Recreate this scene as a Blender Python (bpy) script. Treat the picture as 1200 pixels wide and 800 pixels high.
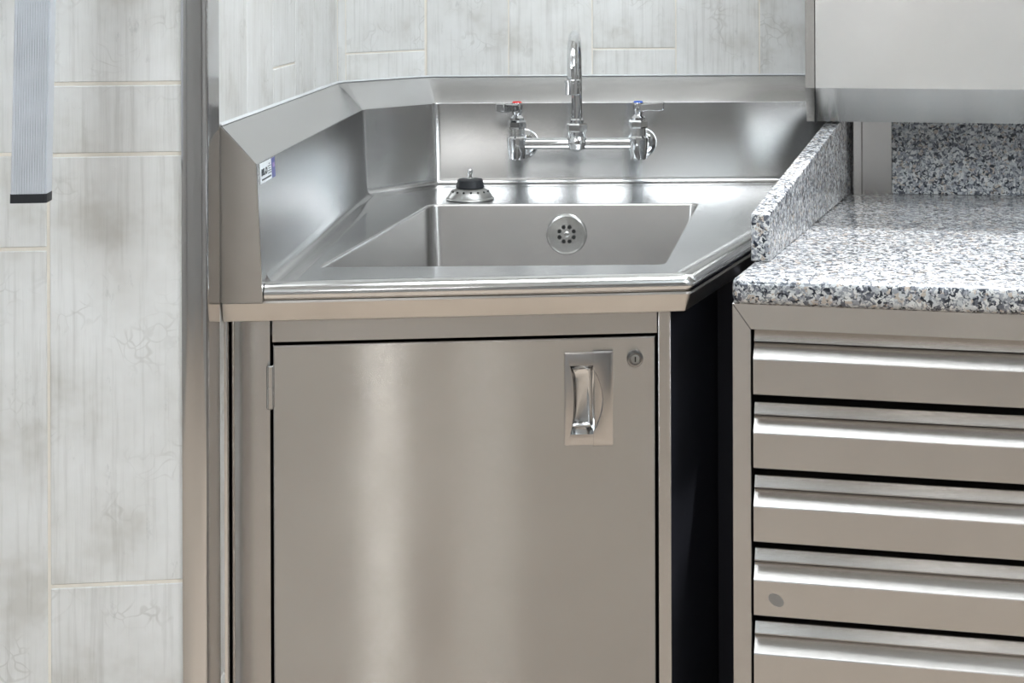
import bpy, bmesh, math, random
from mathutils import Vector, Matrix
random.seed(7)
R = math.radians
SC = bpy.context.scene
COL = SC.collection
for o in list(bpy.data.objects): bpy.data.objects.remove(o)

# ------------------------------------------------------------------ camera
F, XP, HP, ROLL, ZC = 1800.0, 690.0, -15.0, 0.003, 1.244      # focal length and principal point in 1200x800 pixels
cam = bpy.data.cameras.new('camera'); camo = bpy.data.objects.new('camera', cam); COL.objects.link(camo)
cam.sensor_width = 36; cam.sensor_fit = 'HORIZONTAL'; cam.lens = F / 1200 * 36
cam.shift_x = (600 - XP) / 1200; cam.shift_y = -(400 - HP) / 1200
cam.clip_start = 0.02
camo.matrix_world = Matrix.Translation((0, 0, ZC)) @ Matrix.Rotation(R(90), 4, 'X') @ Matrix.Rotation(-ROLL, 4, 'Z')
SC.camera = camo

def ray(x, y):
    u, v = x - XP, y - HP
    c, s = math.cos(ROLL), math.sin(ROLL)
    return Vector(((u*c - v*s) / F, 1.0, -(v*c + u*s) / F))
def at_z(x, y, z):
    r = ray(x, y); t = (z - ZC) / r.z; return Vector((r.x*t, t, z))
def at_y(x, y, D):
    r = ray(x, y); return Vector((r.x*D, D, ZC + r.z*D))
def at_line(x, y, o, e):
    """pixel on the vertical plane through plan point o along plan direction e -> (s, z)"""
    r = ray(x, y)
    # o + s e = t (r.x, 1)
    t = (o[1]*e[0] - o[0]*e[1]) / (e[0] - r.x*e[1])
    s = (r.x*t - o[0]) * e[0] + (t - o[1]) * e[1]
    return s, ZC + r.z*t

# ------------------------------------------------------------------ world, exposure, large lights
w = bpy.data.worlds.new('world'); SC.world = w; w.use_nodes = True
w.node_tree.nodes['Background'].inputs[0].default_value = (0.75, 0.83, 0.95, 1)
w.node_tree.nodes['Background'].inputs[1].default_value = 0.6
SC.view_settings.view_transform = 'Standard'; SC.view_settings.look = 'None'
SC.view_settings.gamma = 1.0; SC.view_settings.use_curve_mapping = False
SC.view_settings.exposure = 0.55

def area(name, loc, sx, sy, power, col, rot=(0, 0, 0)):
    l = bpy.data.lights.new(name, 'AREA'); l.shape = 'RECTANGLE'; l.size = sx; l.size_y = sy
    l.energy = power; l.color = col
    o = bpy.data.objects.new(name, l); COL.objects.link(o); o.location = loc; o.rotation_euler = rot
    return o
CEIL = 2.50
TUBES = [  # x, y, size x, size y, watts, colour
    ('over_sink_fill', 0.32, 1.75, 1.15, 0.60, 15, (0.92, 0.97, 1.0)),  # added soft fill that brightens the back wall
    ('right_fill_panel', 1.5, 0.4, 0.60, 0.60, 15, (0.94, 0.975, 1.0)),  # added fill, kept out of the door's reflection
    ('left_fill_panel', -1.30, -0.5, 0.60, 0.60, 19, (0.94, 0.975, 1.0)),  # added fill for the front tiles
    ('left_tube', -0.09, -1.2, 0.03, 1.60, 3.4, (1.0, 0.99, 0.97)),
    ('right_tube', 0.25, -1.2, 0.02, 1.60, 1.6, (1.0, 0.99, 0.97)),
]
SPOT = (Vector((0.66, 2.50, CEIL - 0.075)), Vector((0.62, 1.95, 0.9)))
sl0 = bpy.data.lights.new('lamp_worktop_spot', 'SPOT'); sl0.energy = 140; sl0.spot_size = R(60); sl0.spot_blend = 0.3; sl0.shadow_soft_size = 0.025; sl0.color = (0.97, 0.99, 1.0)
so0 = bpy.data.objects.new('lamp_worktop_spot', sl0); COL.objects.link(so0); so0.location = SPOT[0]
so0.rotation_euler = (SPOT[1] - SPOT[0]).to_track_quat('-Z', 'Y').to_euler()
for n, x, y, sx, sy, p, c in TUBES:
    drop = 0.30 if 'panel' in n else 0.0                  # the two added square fill lamps hang on rods
    area('lamp_' + n, (x, y, CEIL - 0.072 - drop), sx, sy, p, c)
    if drop: area('uplight_' + n, (x, y, CEIL - drop + 0.002), sx, sy, 26, (0.76, 0.90, 1.0), (math.pi, 0, 0))  # added uplights, only there to brighten the ceiling

# ------------------------------------------------------------------ materials
def mat(name):
    m = bpy.data.materials.new(name); m.use_nodes = True
    return m, m.node_tree.nodes, m.node_tree.links, m.node_tree.nodes['Principled BSDF']
def mathn(N, L, op, a, b=None):
    n = N.new('ShaderNodeMath'); n.operation = op
    for i, v in enumerate((a, b)):
        if v is None: continue
        if isinstance(v, (int, float)): n.inputs[i].default_value = v
        else: L.new(v, n.inputs[i])
    return n.outputs[0]
def ramp(N, L, src, stops, interp='LINEAR'):
    r = N.new('ShaderNodeValToRGB'); r.color_ramp.interpolation = interp
    el = r.color_ramp.elements
    while len(el) < len(stops): el.new(0.5)
    for e, (p, c) in zip(el, stops):
        e.position = p; e.color = (c[0], c[1], c[2], 1) if not isinstance(c, (int, float)) else (c, c, c, 1)
    L.new(src, r.inputs[0]); return r.outputs[0]
def mixc(N, L, fac, a, b, mode='MIX'):
    n = N.new('ShaderNodeMix'); n.data_type = 'RGBA'; n.blend_type = mode
    for sock, v in ((n.inputs[0], fac), (n.inputs[6], a), (n.inputs[7], b)):
        if isinstance(v, (int, float)): sock.default_value = v
        elif isinstance(v, tuple): sock.default_value = (*v, 1)
        else: L.new(v, sock)
    return n.outputs[2]
def coords(N, L, kind='Object', scale=(1, 1, 1), rnd=False):
    t = N.new('ShaderNodeTexCoord'); mp = N.new('ShaderNodeMapping'); mp.inputs['Scale'].default_value = scale
    src = t.outputs[kind]
    if rnd:
        oi = N.new('ShaderNodeObjectInfo'); mu = mathn(N, L, 'MULTIPLY', oi.outputs['Random'], 37.0)
        ad = N.new('ShaderNodeVectorMath'); ad.operation = 'ADD'; L.new(src, ad.inputs[0]); L.new(mu, ad.inputs[1]); src = ad.outputs[0]
    L.new(src, mp.inputs[0]); return mp.outputs[0]
def noise(N, L, vec, scale, detail=3, rough=0.55, dist=0.0):
    n = N.new('ShaderNodeTexNoise'); n.inputs['Scale'].default_value = scale; n.inputs['Detail'].default_value = detail
    n.inputs['Roughness'].default_value = rough; n.inputs['Distortion'].default_value = dist
    L.new(vec, n.inputs['Vector']); return n.outputs['Fac']

def steel(name, base=(0.63, 0.62, 0.605), rough=0.2, smear=0.25, tangent=(0, 0.5, 0.86), wave=0.0, var=0.03, lines=900.0):
    """brushed stainless steel: hair-fine brushing tilts the normal along `tangent`, so reflections smear that way"""
    m, N, L, B = mat(name)
    B.inputs['Metallic'].default_value = 1.0
    bl = noise(N, L, coords(N, L, 'Object', (1, 1, 1), True), 6.0, 3, 0.6)
    c0 = tuple(b * (1 - var) for b in base); c1 = tuple(min(1, b * (1 + var)) for b in base)
    L.new(ramp(N, L, bl, [(0.3, c0), (0.7, c1)]), B.inputs['Base Color'])
    L.new(mathn(N, L, 'ADD', mathn(N, L, 'MULTIPLY', bl, 0.10), rough - 0.05), B.inputs['Roughness'])
    nrm = None
    if wave > 0:
        b1 = N.new('ShaderNodeBump'); b1.inputs['Strength'].default_value = wave; b1.inputs['Distance'].default_value = 0.01
        L.new(noise(N, L, coords(N, L, 'Object', (1, 1, 1), True), 5.0, 1.5, 0.4), b1.inputs['Height'])
        nrm = b1.outputs[0]
    if smear > 0:
        if nrm is None: nrm = N.new('ShaderNodeNewGeometry').outputs['Normal']
        tc = N.new('ShaderNodeTexCoord')
        ws = []
        for k in (lines * 5.0, lines * 7.3):
            sc = N.new('ShaderNodeVectorMath'); sc.operation = 'SCALE'; sc.inputs['Scale'].default_value = k; L.new(tc.outputs['Object'], sc.inputs[0])
            wn = N.new('ShaderNodeTexWhiteNoise'); L.new(sc.outputs[0], wn.inputs['Vector']); ws.append(wn.outputs['Value'])
        t = mathn(N, L, 'MULTIPLY', mathn(N, L, 'SUBTRACT', mathn(N, L, 'ADD', ws[0], ws[1]), 1.0), smear)
        ma = N.new('ShaderNodeVectorMath'); ma.operation = 'MULTIPLY_ADD'; ma.inputs[0].default_value = Vector(tangent).normalized()
        L.new(t, ma.inputs[1]); L.new(nrm, ma.inputs[2])
        no = N.new('ShaderNodeVectorMath'); no.operation = 'NORMALIZE'; L.new(ma.outputs[0], no.inputs[0]); nrm = no.outputs[0]
    if nrm is not None: L.new(nrm, B.inputs['Normal'])
    return m

def plain(name, col, rough=0.5, metal=0.0, coat=0.0, spec=0.5):
    m, N, L, B = mat(name)
    n = noise(N, L, coords(N, L, 'Object', (1, 1, 1), True), 30, 3)
    L.new(ramp(N, L, n, [(0.3, tuple(c * 0.94 for c in col)), (0.7, tuple(min(1, c * 1.05) for c in col))]), B.inputs['Base Color'])
    B.inputs['Roughness'].default_value = rough; B.inputs['Metallic'].default_value = metal
    B.inputs['Coat Weight'].default_value = coat; B.inputs['Specular IOR Level'].default_value = spec
    return m

def tile_material(name, axis):
    """whitewashed, worn wood-look ceramic plank; grain runs up the wall"""
    m, N, L, B = mat(name)
    co = coords(N, L, 'Object', (1, 1, 1), True)
    gr = coords(N, L, 'Object', (130, 130, 5), True)
    blotch = noise(N, L, co, 9, 4, 0.6)
    grain = noise(N, L, gr, 1.0, 4, 0.65)
    c = ramp(N, L, blotch, [(0.32, (0.62, 0.605, 0.57)), (0.45, (0.74, 0.735, 0.715)), (0.66, (0.82, 0.82, 0.81))])
    c = mixc(N, L, 0.42, c, ramp(N, L, grain, [(0.30, (0.62, 0.61, 0.585)), (0.50, (0.97, 0.97, 0.97)), (0.75, (1, 1, 1))]), 'MULTIPLY')
    # worn scuffs and half-lost stencil curls
    vor = N.new('ShaderNodeTexVoronoi'); vor.feature = 'DISTANCE_TO_EDGE'; vor.inputs['Scale'].default_value = 38
    wp = N.new('ShaderNodeTexNoise'); wp.inputs['Scale'].default_value = 14; wp.inputs['Detail'].default_value = 2; L.new(co, wp.inputs['Vector'])
    vm = N.new('ShaderNodeVectorMath'); vm.operation = 'MULTIPLY_ADD'; vm.inputs[1].default_value = (0.16, 0.16, 0.16)
    L.new(wp.outputs['Color'], vm.inputs[0]); L.new(co, vm.inputs[2]); L.new(vm.outputs[0], vor.inputs['Vector'])
    lines = ramp(N, L, vor.outputs['Distance'], [(0.0, 1.0), (0.035, 0.75), (0.075, 0.0)])
    mask = ramp(N, L, noise(N, L, co, 11, 3, 0.6, 0.4), [(0.53, 0.0), (0.66, 1.0)])
    scr = ramp(N, L, noise(N, L, coords(N, L, 'Object', (60, 60, 22), True), 1.0, 5, 0.75), [(0.62, 0.0), (0.72, 1.0)])
    mm = mathn(N, L, 'MULTIPLY', mathn(N, L, 'MULTIPLY', lines, mask), 0.30)
    c = mixc(N, L, mm, c, (0.34, 0.32, 0.28))
    c = mixc(N, L, mathn(N, L, 'MULTIPLY', scr, 0.32), c, (0.36, 0.36, 0.35))
    oi = N.new('ShaderNodeObjectInfo')
    c = mixc(N, L, 1.0, c, ramp(N, L, oi.outputs['Random'], [(0.0, 0.87), (1.0, 0.98)]), 'MULTIPLY')
    L.new(c, B.inputs['Base Color'])
    B.inputs['Roughness'].default_value = 0.42; B.inputs['Specular IOR Level'].default_value = 0.35
    b1 = N.new('ShaderNodeBump'); b1.inputs['Strength'].default_value = 0.25; b1.inputs['Distance'].default_value = 0.002
    L.new(grain, b1.inputs['Height']); L.new(b1.outputs[0], B.inputs['Normal'])
    return m

def granite_material():
    m, N, L, B = mat('speckled_granite')
    co = coords(N, L, 'Object')
    wp = N.new('ShaderNodeTexNoise'); wp.inputs['Scale'].default_value = 160; wp.inputs['Detail'].default_value = 3; L.new(co, wp.inputs['Vector'])
    vm = N.new('ShaderNodeVectorMath'); vm.operation = 'MULTIPLY_ADD'; vm.inputs[1].default_value = (0.011, 0.011, 0.011)
    L.new(wp.outputs['Color'], vm.inputs[0]); L.new(co, vm.inputs[2])
    def cells(scale):
        v = N.new('ShaderNodeTexVoronoi'); v.inputs['Scale'].default_value = scale; L.new(vm.outputs[0], v.inputs['Vector'])
        s = N.new('ShaderNodeSeparateColor'); L.new(v.outputs['Color'], s.inputs[0]); return s.outputs
    a = cells(200); b = cells(370)
    ca = ramp(N, L, a[0], [(0, (0.02, 0.024, 0.034)), (0.16, (0.11, 0.118, 0.14)), (0.32, (0.27, 0.28, 0.305)), (0.50, (0.50, 0.515, 0.53)),
                           (0.68, (0.66, 0.66, 0.65)), (0.80, (0.46, 0.395, 0.34)), (0.91, (0.36, 0.365, 0.38))], 'CONSTANT')
    cb = ramp(N, L, b[1], [(0, (0.025, 0.03, 0.04)), (0.27, (0.22, 0.23, 0.26)), (0.55, (0.62, 0.62, 0.61))], 'CONSTANT')
    sel = ramp(N, L, b[0], [(0, 0.0), (0.62, 1.0)], 'CONSTANT')
    c = mixc(N, L, mathn(N, L, 'MULTIPLY', sel, 0.8), ca, cb)
    L.new(c, B.inputs['Base Color'])
    B.inputs['Roughness'].default_value = 0.16; B.inputs['Coat Weight'].default_value = 0.3; B.inputs['Coat Roughness'].default_value = 0.08
    return m

M = {}
ST = (0.55, 0.535, 0.52)
M['steel'] = steel('brushed_steel', ST)
M['door'] = steel('door_steel', ST, 0.10, 0.8, (0, 0, 1), 0.005)
M['deck'] = steel('deck_steel', (0.61, 0.62, 0.63), 0.2, 0.12, (0.2, 1, 0), 0.04)
M['splash'] = steel('splash_steel', (0.57, 0.57, 0.57), 0.19, 0.13, (0, 0, 1), 0.05)
M['basin'] = steel('basin_steel', (0.52, 0.51, 0.50), 0.24, 0.2, (0, 0.3, 1), 0.06)
M['roll'] = steel('polished_edge_steel', (0.70, 0.70, 0.70), 0.14, 0.0, wave=0.02)
M['skirt'] = steel('skirt_steel', (0.61, 0.58, 0.545), 0.3, 0.15, (0, 0, 1), 0.08, var=0.08)
M['frame'] = steel('frame_steel', ST, 0.2, 0.4, (0, 0, 1), 0.03)
M['plate'] = steel('pull_plate_steel', (0.54, 0.52, 0.505), 0.2, 0.15, (0, 0, 1), 0.02)
M['guard'] = steel('mirror_steel', (0.62, 0.615, 0.615), 0.12, 0.0, wave=0.04)
M['drawer'] = steel('drawer_steel', ST, 0.18, 0.32, (0, 0, 1), 0.02)
M['hood'] = steel('wall_unit_steel', (0.68, 0.67, 0.65), 0.22, 0.6, (0, 0, 1), 0.06, 0.06)
M['chrome'] = plain('chrome', (0.70, 0.71, 0.72), 0.06, 1.0)
M['dullchrome'] = plain('dull_chrome', (0.66, 0.66, 0.65), 0.22, 1.0)
M['cast'] = plain('satin_basket_metal', (0.42, 0.42, 0.41), 0.36, 1.0)
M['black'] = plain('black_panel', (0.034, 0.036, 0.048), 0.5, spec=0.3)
M['rubber'] = plain('black_rubber', (0.012, 0.014, 0.018), 0.5)
M['dark'] = plain('dark_void', (0.006, 0.006, 0.006), 0.8)
M['darkring'] = plain('lock_ring_metal', (0.30, 0.30, 0.30), 0.2, 1.0)
M['red'] = plain('red_plastic', (0.72, 0.02, 0.02), 0.3)
M['blue'] = plain('blue_plastic', (0.02, 0.12, 0.62), 0.3)
M['tile'] = tile_material('whitewashed_plank_tile', 'z')
M['grout'] = plain('cream_grout', (0.80, 0.75, 0.67), 0.9)
M['granite'] = granite_material()
M['alu'] = plain('anodised_aluminium', (0.66, 0.69, 0.74), 0.42, 0.35)
M['floor'] = plain('brown_floor', (0.46, 0.38, 0.31), 0.5)
M['ceiling'] = plain('ceiling_white', (0.80, 0.80, 0.79), 0.8)
M['paint'] = plain('warm_grey_paint', (0.34, 0.335, 0.33), 0.7)
M['housing'] = plain('white_lamp_housing', (0.8, 0.8, 0.8), 0.5)
M['paper'] = plain('sticker_white', (0.80, 0.84, 0.88), 0.4)
M['ink'] = plain('sticker_ink', (0.03, 0.035, 0.05), 0.5)
M['inkblue'] = plain('sticker_blue', (0.09, 0.10, 0.30), 0.4)
M['inklilac'] = plain('sticker_lilac', (0.33, 0.22, 0.48), 0.4)
M['silicone'] = plain('silicone_bead', (0.60, 0.62, 0.63), 0.4)
M['mark'] = plain('grey_oval_mark', (0.26, 0.25, 0.24), 0.5, 0.4)

# ------------------------------------------------------------------ mesh helpers
WL = {}
def thing(name, label, cat, loc=(0, 0, 0), group=None):
    o = bpy.data.objects.new(name, None); COL.objects.link(o); o.location = loc
    o.empty_display_size = 0.05
    o['label'] = label; o['category'] = cat
    if group: o['group'] = group
    WL[o] = Vector(loc); return o
def mk(name, bm, m, parent=None, kind=None, label=None, cat=None, group=None, sharp=22, smooth=True):
    bmesh.ops.remove_doubles(bm, verts=bm.verts, dist=1e-6)
    bmesh.ops.recalc_face_normals(bm, faces=bm.faces)
    if smooth:                                            # crease: split where the sheet bends sharply
        cr = [e for e in bm.edges if len(e.link_faces) == 2 and e.calc_face_angle(0.0) > R(sharp)]
        if cr: bmesh.ops.split_edges(bm, edges=cr)
    me = bpy.data.meshes.new(name)
    lo = Vector((min(v.co.x for v in bm.verts), min(v.co.y for v in bm.verts), min(v.co.z for v in bm.verts)))
    hi = Vector((max(v.co.x for v in bm.verts), max(v.co.y for v in bm.verts), max(v.co.z for v in bm.verts)))
    c = (lo + hi) / 2
    for v in bm.verts: v.co -= c
    bm.to_mesh(me); bm.free()
    me.materials.append(M[m] if isinstance(m, str) else m)
    if smooth:
        me.polygons.foreach_set('use_smooth', [True] * len(me.polygons))
    o = bpy.data.objects.new(name, me); COL.objects.link(o)
    if parent: o.parent = parent; o.location = c - WL[parent]
    else: o.location = c
    WL[o] = c
    if kind: o['kind'] = kind
    if label: o['label'] = label
    if cat: o['category'] = cat
    if group: o['group'] = group
    return o
class Frame:
    """plan frame: s along, d outward (towards the room), z up"""
    def __init__(s, o, ang):
        s.o = Vector((o[0], o[1])); s.e = Vector((math.cos(ang), math.sin(ang))); s.n = Vector((s.e.y, -s.e.x))
    def p(s, a, d, z):
        q = s.o + s.e * a + s.n * d; return Vector((q.x, q.y, z))
    def px(s, x, y, d=0.0):
        q = s.o + s.n * d; return at_line(x, y, q, s.e)
def hexa(bm, pts):
    v = [bm.verts.new(p) for p in pts]
    for f in ((3, 2, 1, 0), (4, 5, 6, 7), (0, 1, 5, 4), (1, 2, 6, 5), (2, 3, 7, 6), (3, 0, 4, 7)): bm.faces.new([v[i] for i in f])
    return v
def fbox(bm, fr, s0, s1, d0, d1, z0, z1):
    return hexa(bm, [fr.p(s0, d1, z0), fr.p(s1, d1, z0), fr.p(s1, d0, z0), fr.p(s0, d0, z0),
                     fr.p(s0, d1, z1), fr.p(s1, d1, z1), fr.p(s1, d0, z1), fr.p(s0, d0, z1)])
def bevel(bm, w, seg=2):
    bmesh.ops.recalc_face_normals(bm, faces=bm.faces)
    bmesh.ops.bevel(bm, geom=list(bm.edges), offset=w, segments=seg, affect='EDGES', profile=0.5, clamp_overlap=True)
def boxobj(name, fr, s0, s1, d0, d1, z0, z1, m, parent, bv=0.0012, **k):
    bm = bmesh.new(); fbox(bm, fr, s0, s1, d0, d1, z0, z1)
    if bv: bevel(bm, bv)
    return mk(name, bm, m, parent, **k)
def prism(bm, poly, z0, z1):
    a = [bm.verts.new((p[0], p[1], z0)) for p in poly]; b = [bm.verts.new((p[0], p[1], z1)) for p in poly]
    n = len(poly)
    bm.faces.new(a[::-1]); bm.faces.new(b)
    for i in range(n): bm.faces.new((a[i], a[(i+1) % n], b[(i+1) % n], b[i]))
def fillet(P, r, n=6, closed=False):
    P = [Vector(p[:2]) for p in P]; out = []
    N_ = len(P)
    for i, p in enumerate(P):
        if not closed and i in (0, N_ - 1): out.append(p); continue
        rr = r[i] if isinstance(r, (list, tuple)) else r
        a = (P[i-1] - p).normalized(); b = (P[(i+1) % N_] - p).normalized()
        if rr <= 0: out += [p] * 1; continue
        ang = math.acos(max(-1, min(1, a.dot(b)))); t = rr / math.tan(ang / 2)
        c = p + (a + b).normalized() * (rr / math.sin(ang / 2))
        q0, q1 = p + a * t - c, p + b * t - c
        tot = math.pi - ang; sg = 1 if (q0.x*q1.y - q0.y*q1.x) > 0 else -1
        for k in range(n + 1):
            th = sg * tot * k / n
            out.append(c + Vector((q0.x*math.cos(th) - q0.y*math.sin(th), q0.x*math.sin(th) + q0.y*math.cos(th))))
    return out
def normals(P, sign):
    out = []
    for i in range(len(P)):
        ns = []
        if i > 0:
            d = (P[i] - P[i-1]).normalized(); ns.append(Vector((-d.y, d.x)) * sign)
        if i < len(P) - 1:
            d = (P[i+1] - P[i]).normalized(); ns.append(Vector((-d.y, d.x)) * sign)
        if len(ns) == 2:
            m = (ns[0] + ns[1]); m.normalize(); m = m / max(0.3, m.dot(ns[0]))
        else: m = ns[0]
        out.append(m)
    return out
def sweep(bm, P, prof, sign=1, i0=0, i1=None, closed_prof=True, caps=True):
    """profile (w, z) swept along plan path P; w to the left (sign 1) or right (-1)"""
    Nn = normals(P, sign); i1 = len(P) - 1 if i1 is None else i1
    rings = []
    for i in range(i0, i1 + 1):
        rings.append([bm.verts.new((P[i].x + Nn[i].x*w_, P[i].y + Nn[i].y*w_, z)) for w_, z in prof])
    k = len(prof)
    for a, b in zip(rings, rings[1:]):
        for j in range(k if closed_prof else k - 1):
            bm.faces.new((a[j], a[(j+1) % k], b[(j+1) % k], b[j]))
    if caps and closed_prof:
        bm.faces.new(rings[0][::-1]); bm.faces.new(rings[-1])
def lathe(bm, prof, c, axis=(0, 0, 1), n=32, ref=None):
    ax = Vector(axis).normalized(); c = Vector(c)
    u = ax.orthogonal().normalized() if ref is None else Vector(ref).normalized(); v = ax.cross(u)
    rings = []
    for r, h in prof:
        if r < 1e-6: rings.append([bm.verts.new(c + ax*h)])
        else: rings.append([bm.verts.new(c + ax*h + (u*math.cos(2*math.pi*i/n) + v*math.sin(2*math.pi*i/n))*r) for i in range(n)])
    for a, b in zip(rings, rings[1:]):
        if len(a) == 1 and len(b) == 1: continue
        for i in range(n):
            j = (i + 1) % n
            if len(a) == 1: bm.faces.new((a[0], b[i], b[j]))
            elif len(b) == 1: bm.faces.new((a[i], b[0], a[j]))
            else: bm.faces.new((a[i], b[i], b[j], a[j]))
    if len(rings[0]) > 1: bm.faces.new(rings[0][::-1])
    if len(rings[-1]) > 1: bm.faces.new(rings[-1])
def tube(bm, pts, r, n=16):
    pts = [Vector(p) for p in pts]; rings = []; u = None
    for i, p in enumerate(pts):
        t = (pts[min(i+1, len(pts)-1)] - pts[max(i-1, 0)]).normalized()
        u = t.orthogonal().normalized() if u is None else (u - t*u.dot(t)).normalized()
        v = t.cross(u); rr = r[i] if isinstance(r, (list, tuple)) else r
        rings.append([bm.verts.new(p + (u*math.cos(2*math.pi*k/n) + v*math.sin(2*math.pi*k/n))*rr) for k in range(n)])
    for a, b in zip(rings, rings[1:]):
        for k in range(n): bm.faces.new((a[k], a[(k+1) % n], b[(k+1) % n], b[k]))
    bm.faces.new(rings[0][::-1]); bm.faces.new(rings[-1])
def lathe_obj(name, prof, c, axis, m, parent, n=32, **k):
    bm = bmesh.new(); lathe(bm, prof, c, axis, n); return mk(name, bm, m, parent, **k)

# ------------------------------------------------------------------ plan of the corner (metres)
DECK = 0.900; ZI = 1.043; ZT = 1.087                     # deck, inner lip and top of the splashback
L0, L1, L2, L3 = Vector((-0.376, 1.765)), Vector((-0.370, 2.545)), Vector((-0.265, 2.675)), Vector((0.62, 2.70))
WF = 0.0500                                              # tile face behind the splash base line
dl = (L1 - L0).normalized()
C0 = L0 - dl * 0.068                                     # convex corner where the left wall meets the front wall

# ------------------------------------------------------------------ room shell
wpath = [C0, L1, L2, Vector((2.4, L2.y + (L3.y - L2.y) / (L3.x - L2.x) * (2.4 - L2.x)))]
wprof = [(WF + 0.0014, 0.0), (WF + 0.0014, CEIL), (WF + 0.12, CEIL), (WF + 0.12, 0.0)]
walls = {}
for i, nme in enumerate(('wall_left', 'wall_corner', 'wall_back')):
    bm = bmesh.new(); sweep(bm, wpath, wprof, 1, i, i + 1)
    walls[nme] = mk(nme, bm, 'grout', kind='structure', sharp=10)
# front wall stub: recedes a little to the right
FW = Frame(C0 + Vector((-dl.y, dl.x)) * WF, R(6.5))
bm = bmesh.new()
prism(bm, [FW.p(-1.7, -0.0014, 0)[:2], FW.p(-0.002, -0.0014, 0)[:2], FW.p(-0.002, -0.0014, 0).xy + Vector((-0.004, 0.05)), FW.p(-1.7, -0.12, 0)[:2]], 0, CEIL)
walls['wall_front'] = mk('wall_front', bm, 'grout', kind='structure', sharp=10)
for nme, pts in (('wall_right', [(2.4, -2.2), (2.5, -2.2), (2.5, 2.8), (2.4, 2.8)]),
                 ('wall_rear', [(-2.1, -2.3), (2.5, -2.3), (2.5, -2.2), (-2.1, -2.2)]),
                 ('wall_side', [(-2.2, -2.3), (-2.1, -2.3), (-2.1, 1.6), (-2.2, 1.6)])):
    bm = bmesh.new(); prism(bm, pts, 0, CEIL); mk(nme, bm, 'paint', kind='structure')
bm = bmesh.new(); prism(bm, [(-2.2, -2.3), (2.5, -2.3), (2.5, 2.9), (-2.2, 2.9)], -0.06, 0); mk('floor', bm, 'floor', kind='structure')
bm = bmesh.new(); prism(bm, [(-2.2, -2.3), (2.5, -2.3), (2.5, 2.9), (-2.2, 2.9)], CEIL, CEIL + 0.06); mk('ceiling', bm, 'ceiling', kind='structure')

# wall tiles: every plank a piece of its own, joints recessed
def tiles(fr, wall, cols, g=0.0022):
    for s0, s1, zs in cols:
        for za, zb in zip(zs, zs[1:]):
            bm = bmesh.new(); fbox(bm, fr, s0 + g/2, s1 - g/2, -0.006, 0.0, za + g*0.6, zb - g*0.6)
            bevel(bm, 0.0009, 1)
            mk('tile', bm, 'tile', walls[wall], sharp=60, smooth=False)
def zcol(*js): return [0.0] + sorted(js) + [CEIL]
zf = lambda x, y: FW.px(x, y)[1]
sf = lambda x, y: FW.px(x, y)[0]
a = sf(57, 450); pit = abs(a) 
tiles(FW, 'wall_front', [
    (a, -0.0005, zcol(zf(140, 684), zf(140, 181), zf(140, 98), 1.75)),
    (a - 0.152, a, zcol(zf(30, 292), zf(30, 181), 0.35, 1.9)),
    (a - 0.304, a - 0.152, zcol(0.5, 1.4, 2.3)), (a - 0.456, a - 0.304, zcol(0.8, 1.7)), (a - 0.608, a - 0.456, zcol(0.2, 1.1, 2.0)),
    (a - 0.760, a - 0.608, zcol(0.6, 1.5)), (a - 0.912, a - 0.760, zcol(0.3, 1.2, 2.1))], 0.0034)
nl = Vector((-dl.y, dl.x))
LW = Frame(C0 + nl * WF, math.atan2(dl.y, dl.x))
sl = lambda x, y: LW.px(x, y)[0]
# wall corner positions on the tile face
Nw = normals([L0, L1, L2, L3], 1)
K1 = L1 + Nw[1] * WF; K2 = L2 + Nw[2] * WF
tot = (K1 - LW.o).length
b0, b1, b2, b3 = sl(289.5, 60), sl(320, 60), sl(346.5, 60), sl(368, 60)
tiles(LW, 'wall_left', [(0.004, b0, zcol(0.45, 1.5, 2.2)), (b0, b1, zcol(0.8, 1.7)), (b1, b2, zcol(0.4, LW.px(333, 77)[1], 2.1)),
                        (b2, b3, zcol(0.7, 1.6)), (b3, tot, zcol(0.3, 1.4, 2.3))])
CW = Frame(K1, math.atan2((K2-K1).y, (K2-K1).x)); ct = (K2 - K1).length
c1 = CW.px(405.5, 50)[0]
tiles(CW, 'wall_corner', [(0.001, c1, zcol(0.5, 1.55)), (c1, ct - 0.001, zcol(0.4, CW.px(450, 61)[1], 2.0))])
BW = Frame(K2, math.atan2((L3-L2).y, (L3-L2).x))
bs = [0.001] + [BW.px(x, 50)[0] for x in (596, 694, 792, 890)]
while bs[-1] < 1.6: bs.append(bs[-1] + 0.152)
jz = BW.px(742, 57)[1]
js = [(0.35, 1.6), (0.7, 1.8), (0.4, jz, 2.1), (0.6, 1.5), (0.3, 1.7), (0.7, 1.6)]
tiles(BW, 'wall_back', [(p, q, zcol(*js[i % 6])) for i, (p, q) in enumerate(zip(bs, bs[1:]))])

# ------------------------------------------------------------------ corner guard on the wall corner
g0 = sf(214, 400)
gp = [FW.p(g0, 0.0015, 0).xy, FW.p(-0.004, 0.0015, 0).xy, (LW.o + dl * 0.060 - nl * 0.0015)]
gcor = FW.p(0.0035, 0.0030, 0).xy
gpath = fillet([gp[0], gcor, gp[2]], 0.0085, 10)
bow = []                                                  # the face is very slightly crowned
for k in range(8):
    t = k / 8; q = gp[0].lerp(gpath[1], t); bow.append(q + FW.n * (0.0016 * math.sin(math.pi * t)))
gpath = bow + gpath[1:]
bm = bmesh.new(); sweep(bm, gpath, [(0.0, 0.0), (0.0, CEIL), (0.0012, CEIL), (0.0012, 0.0)], -1)
mk('corner_guard', bm, 'guard', label='tall polished steel corner guard wrapping the wall edge beside the sink', cat='corner guard', sharp=15)

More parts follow.
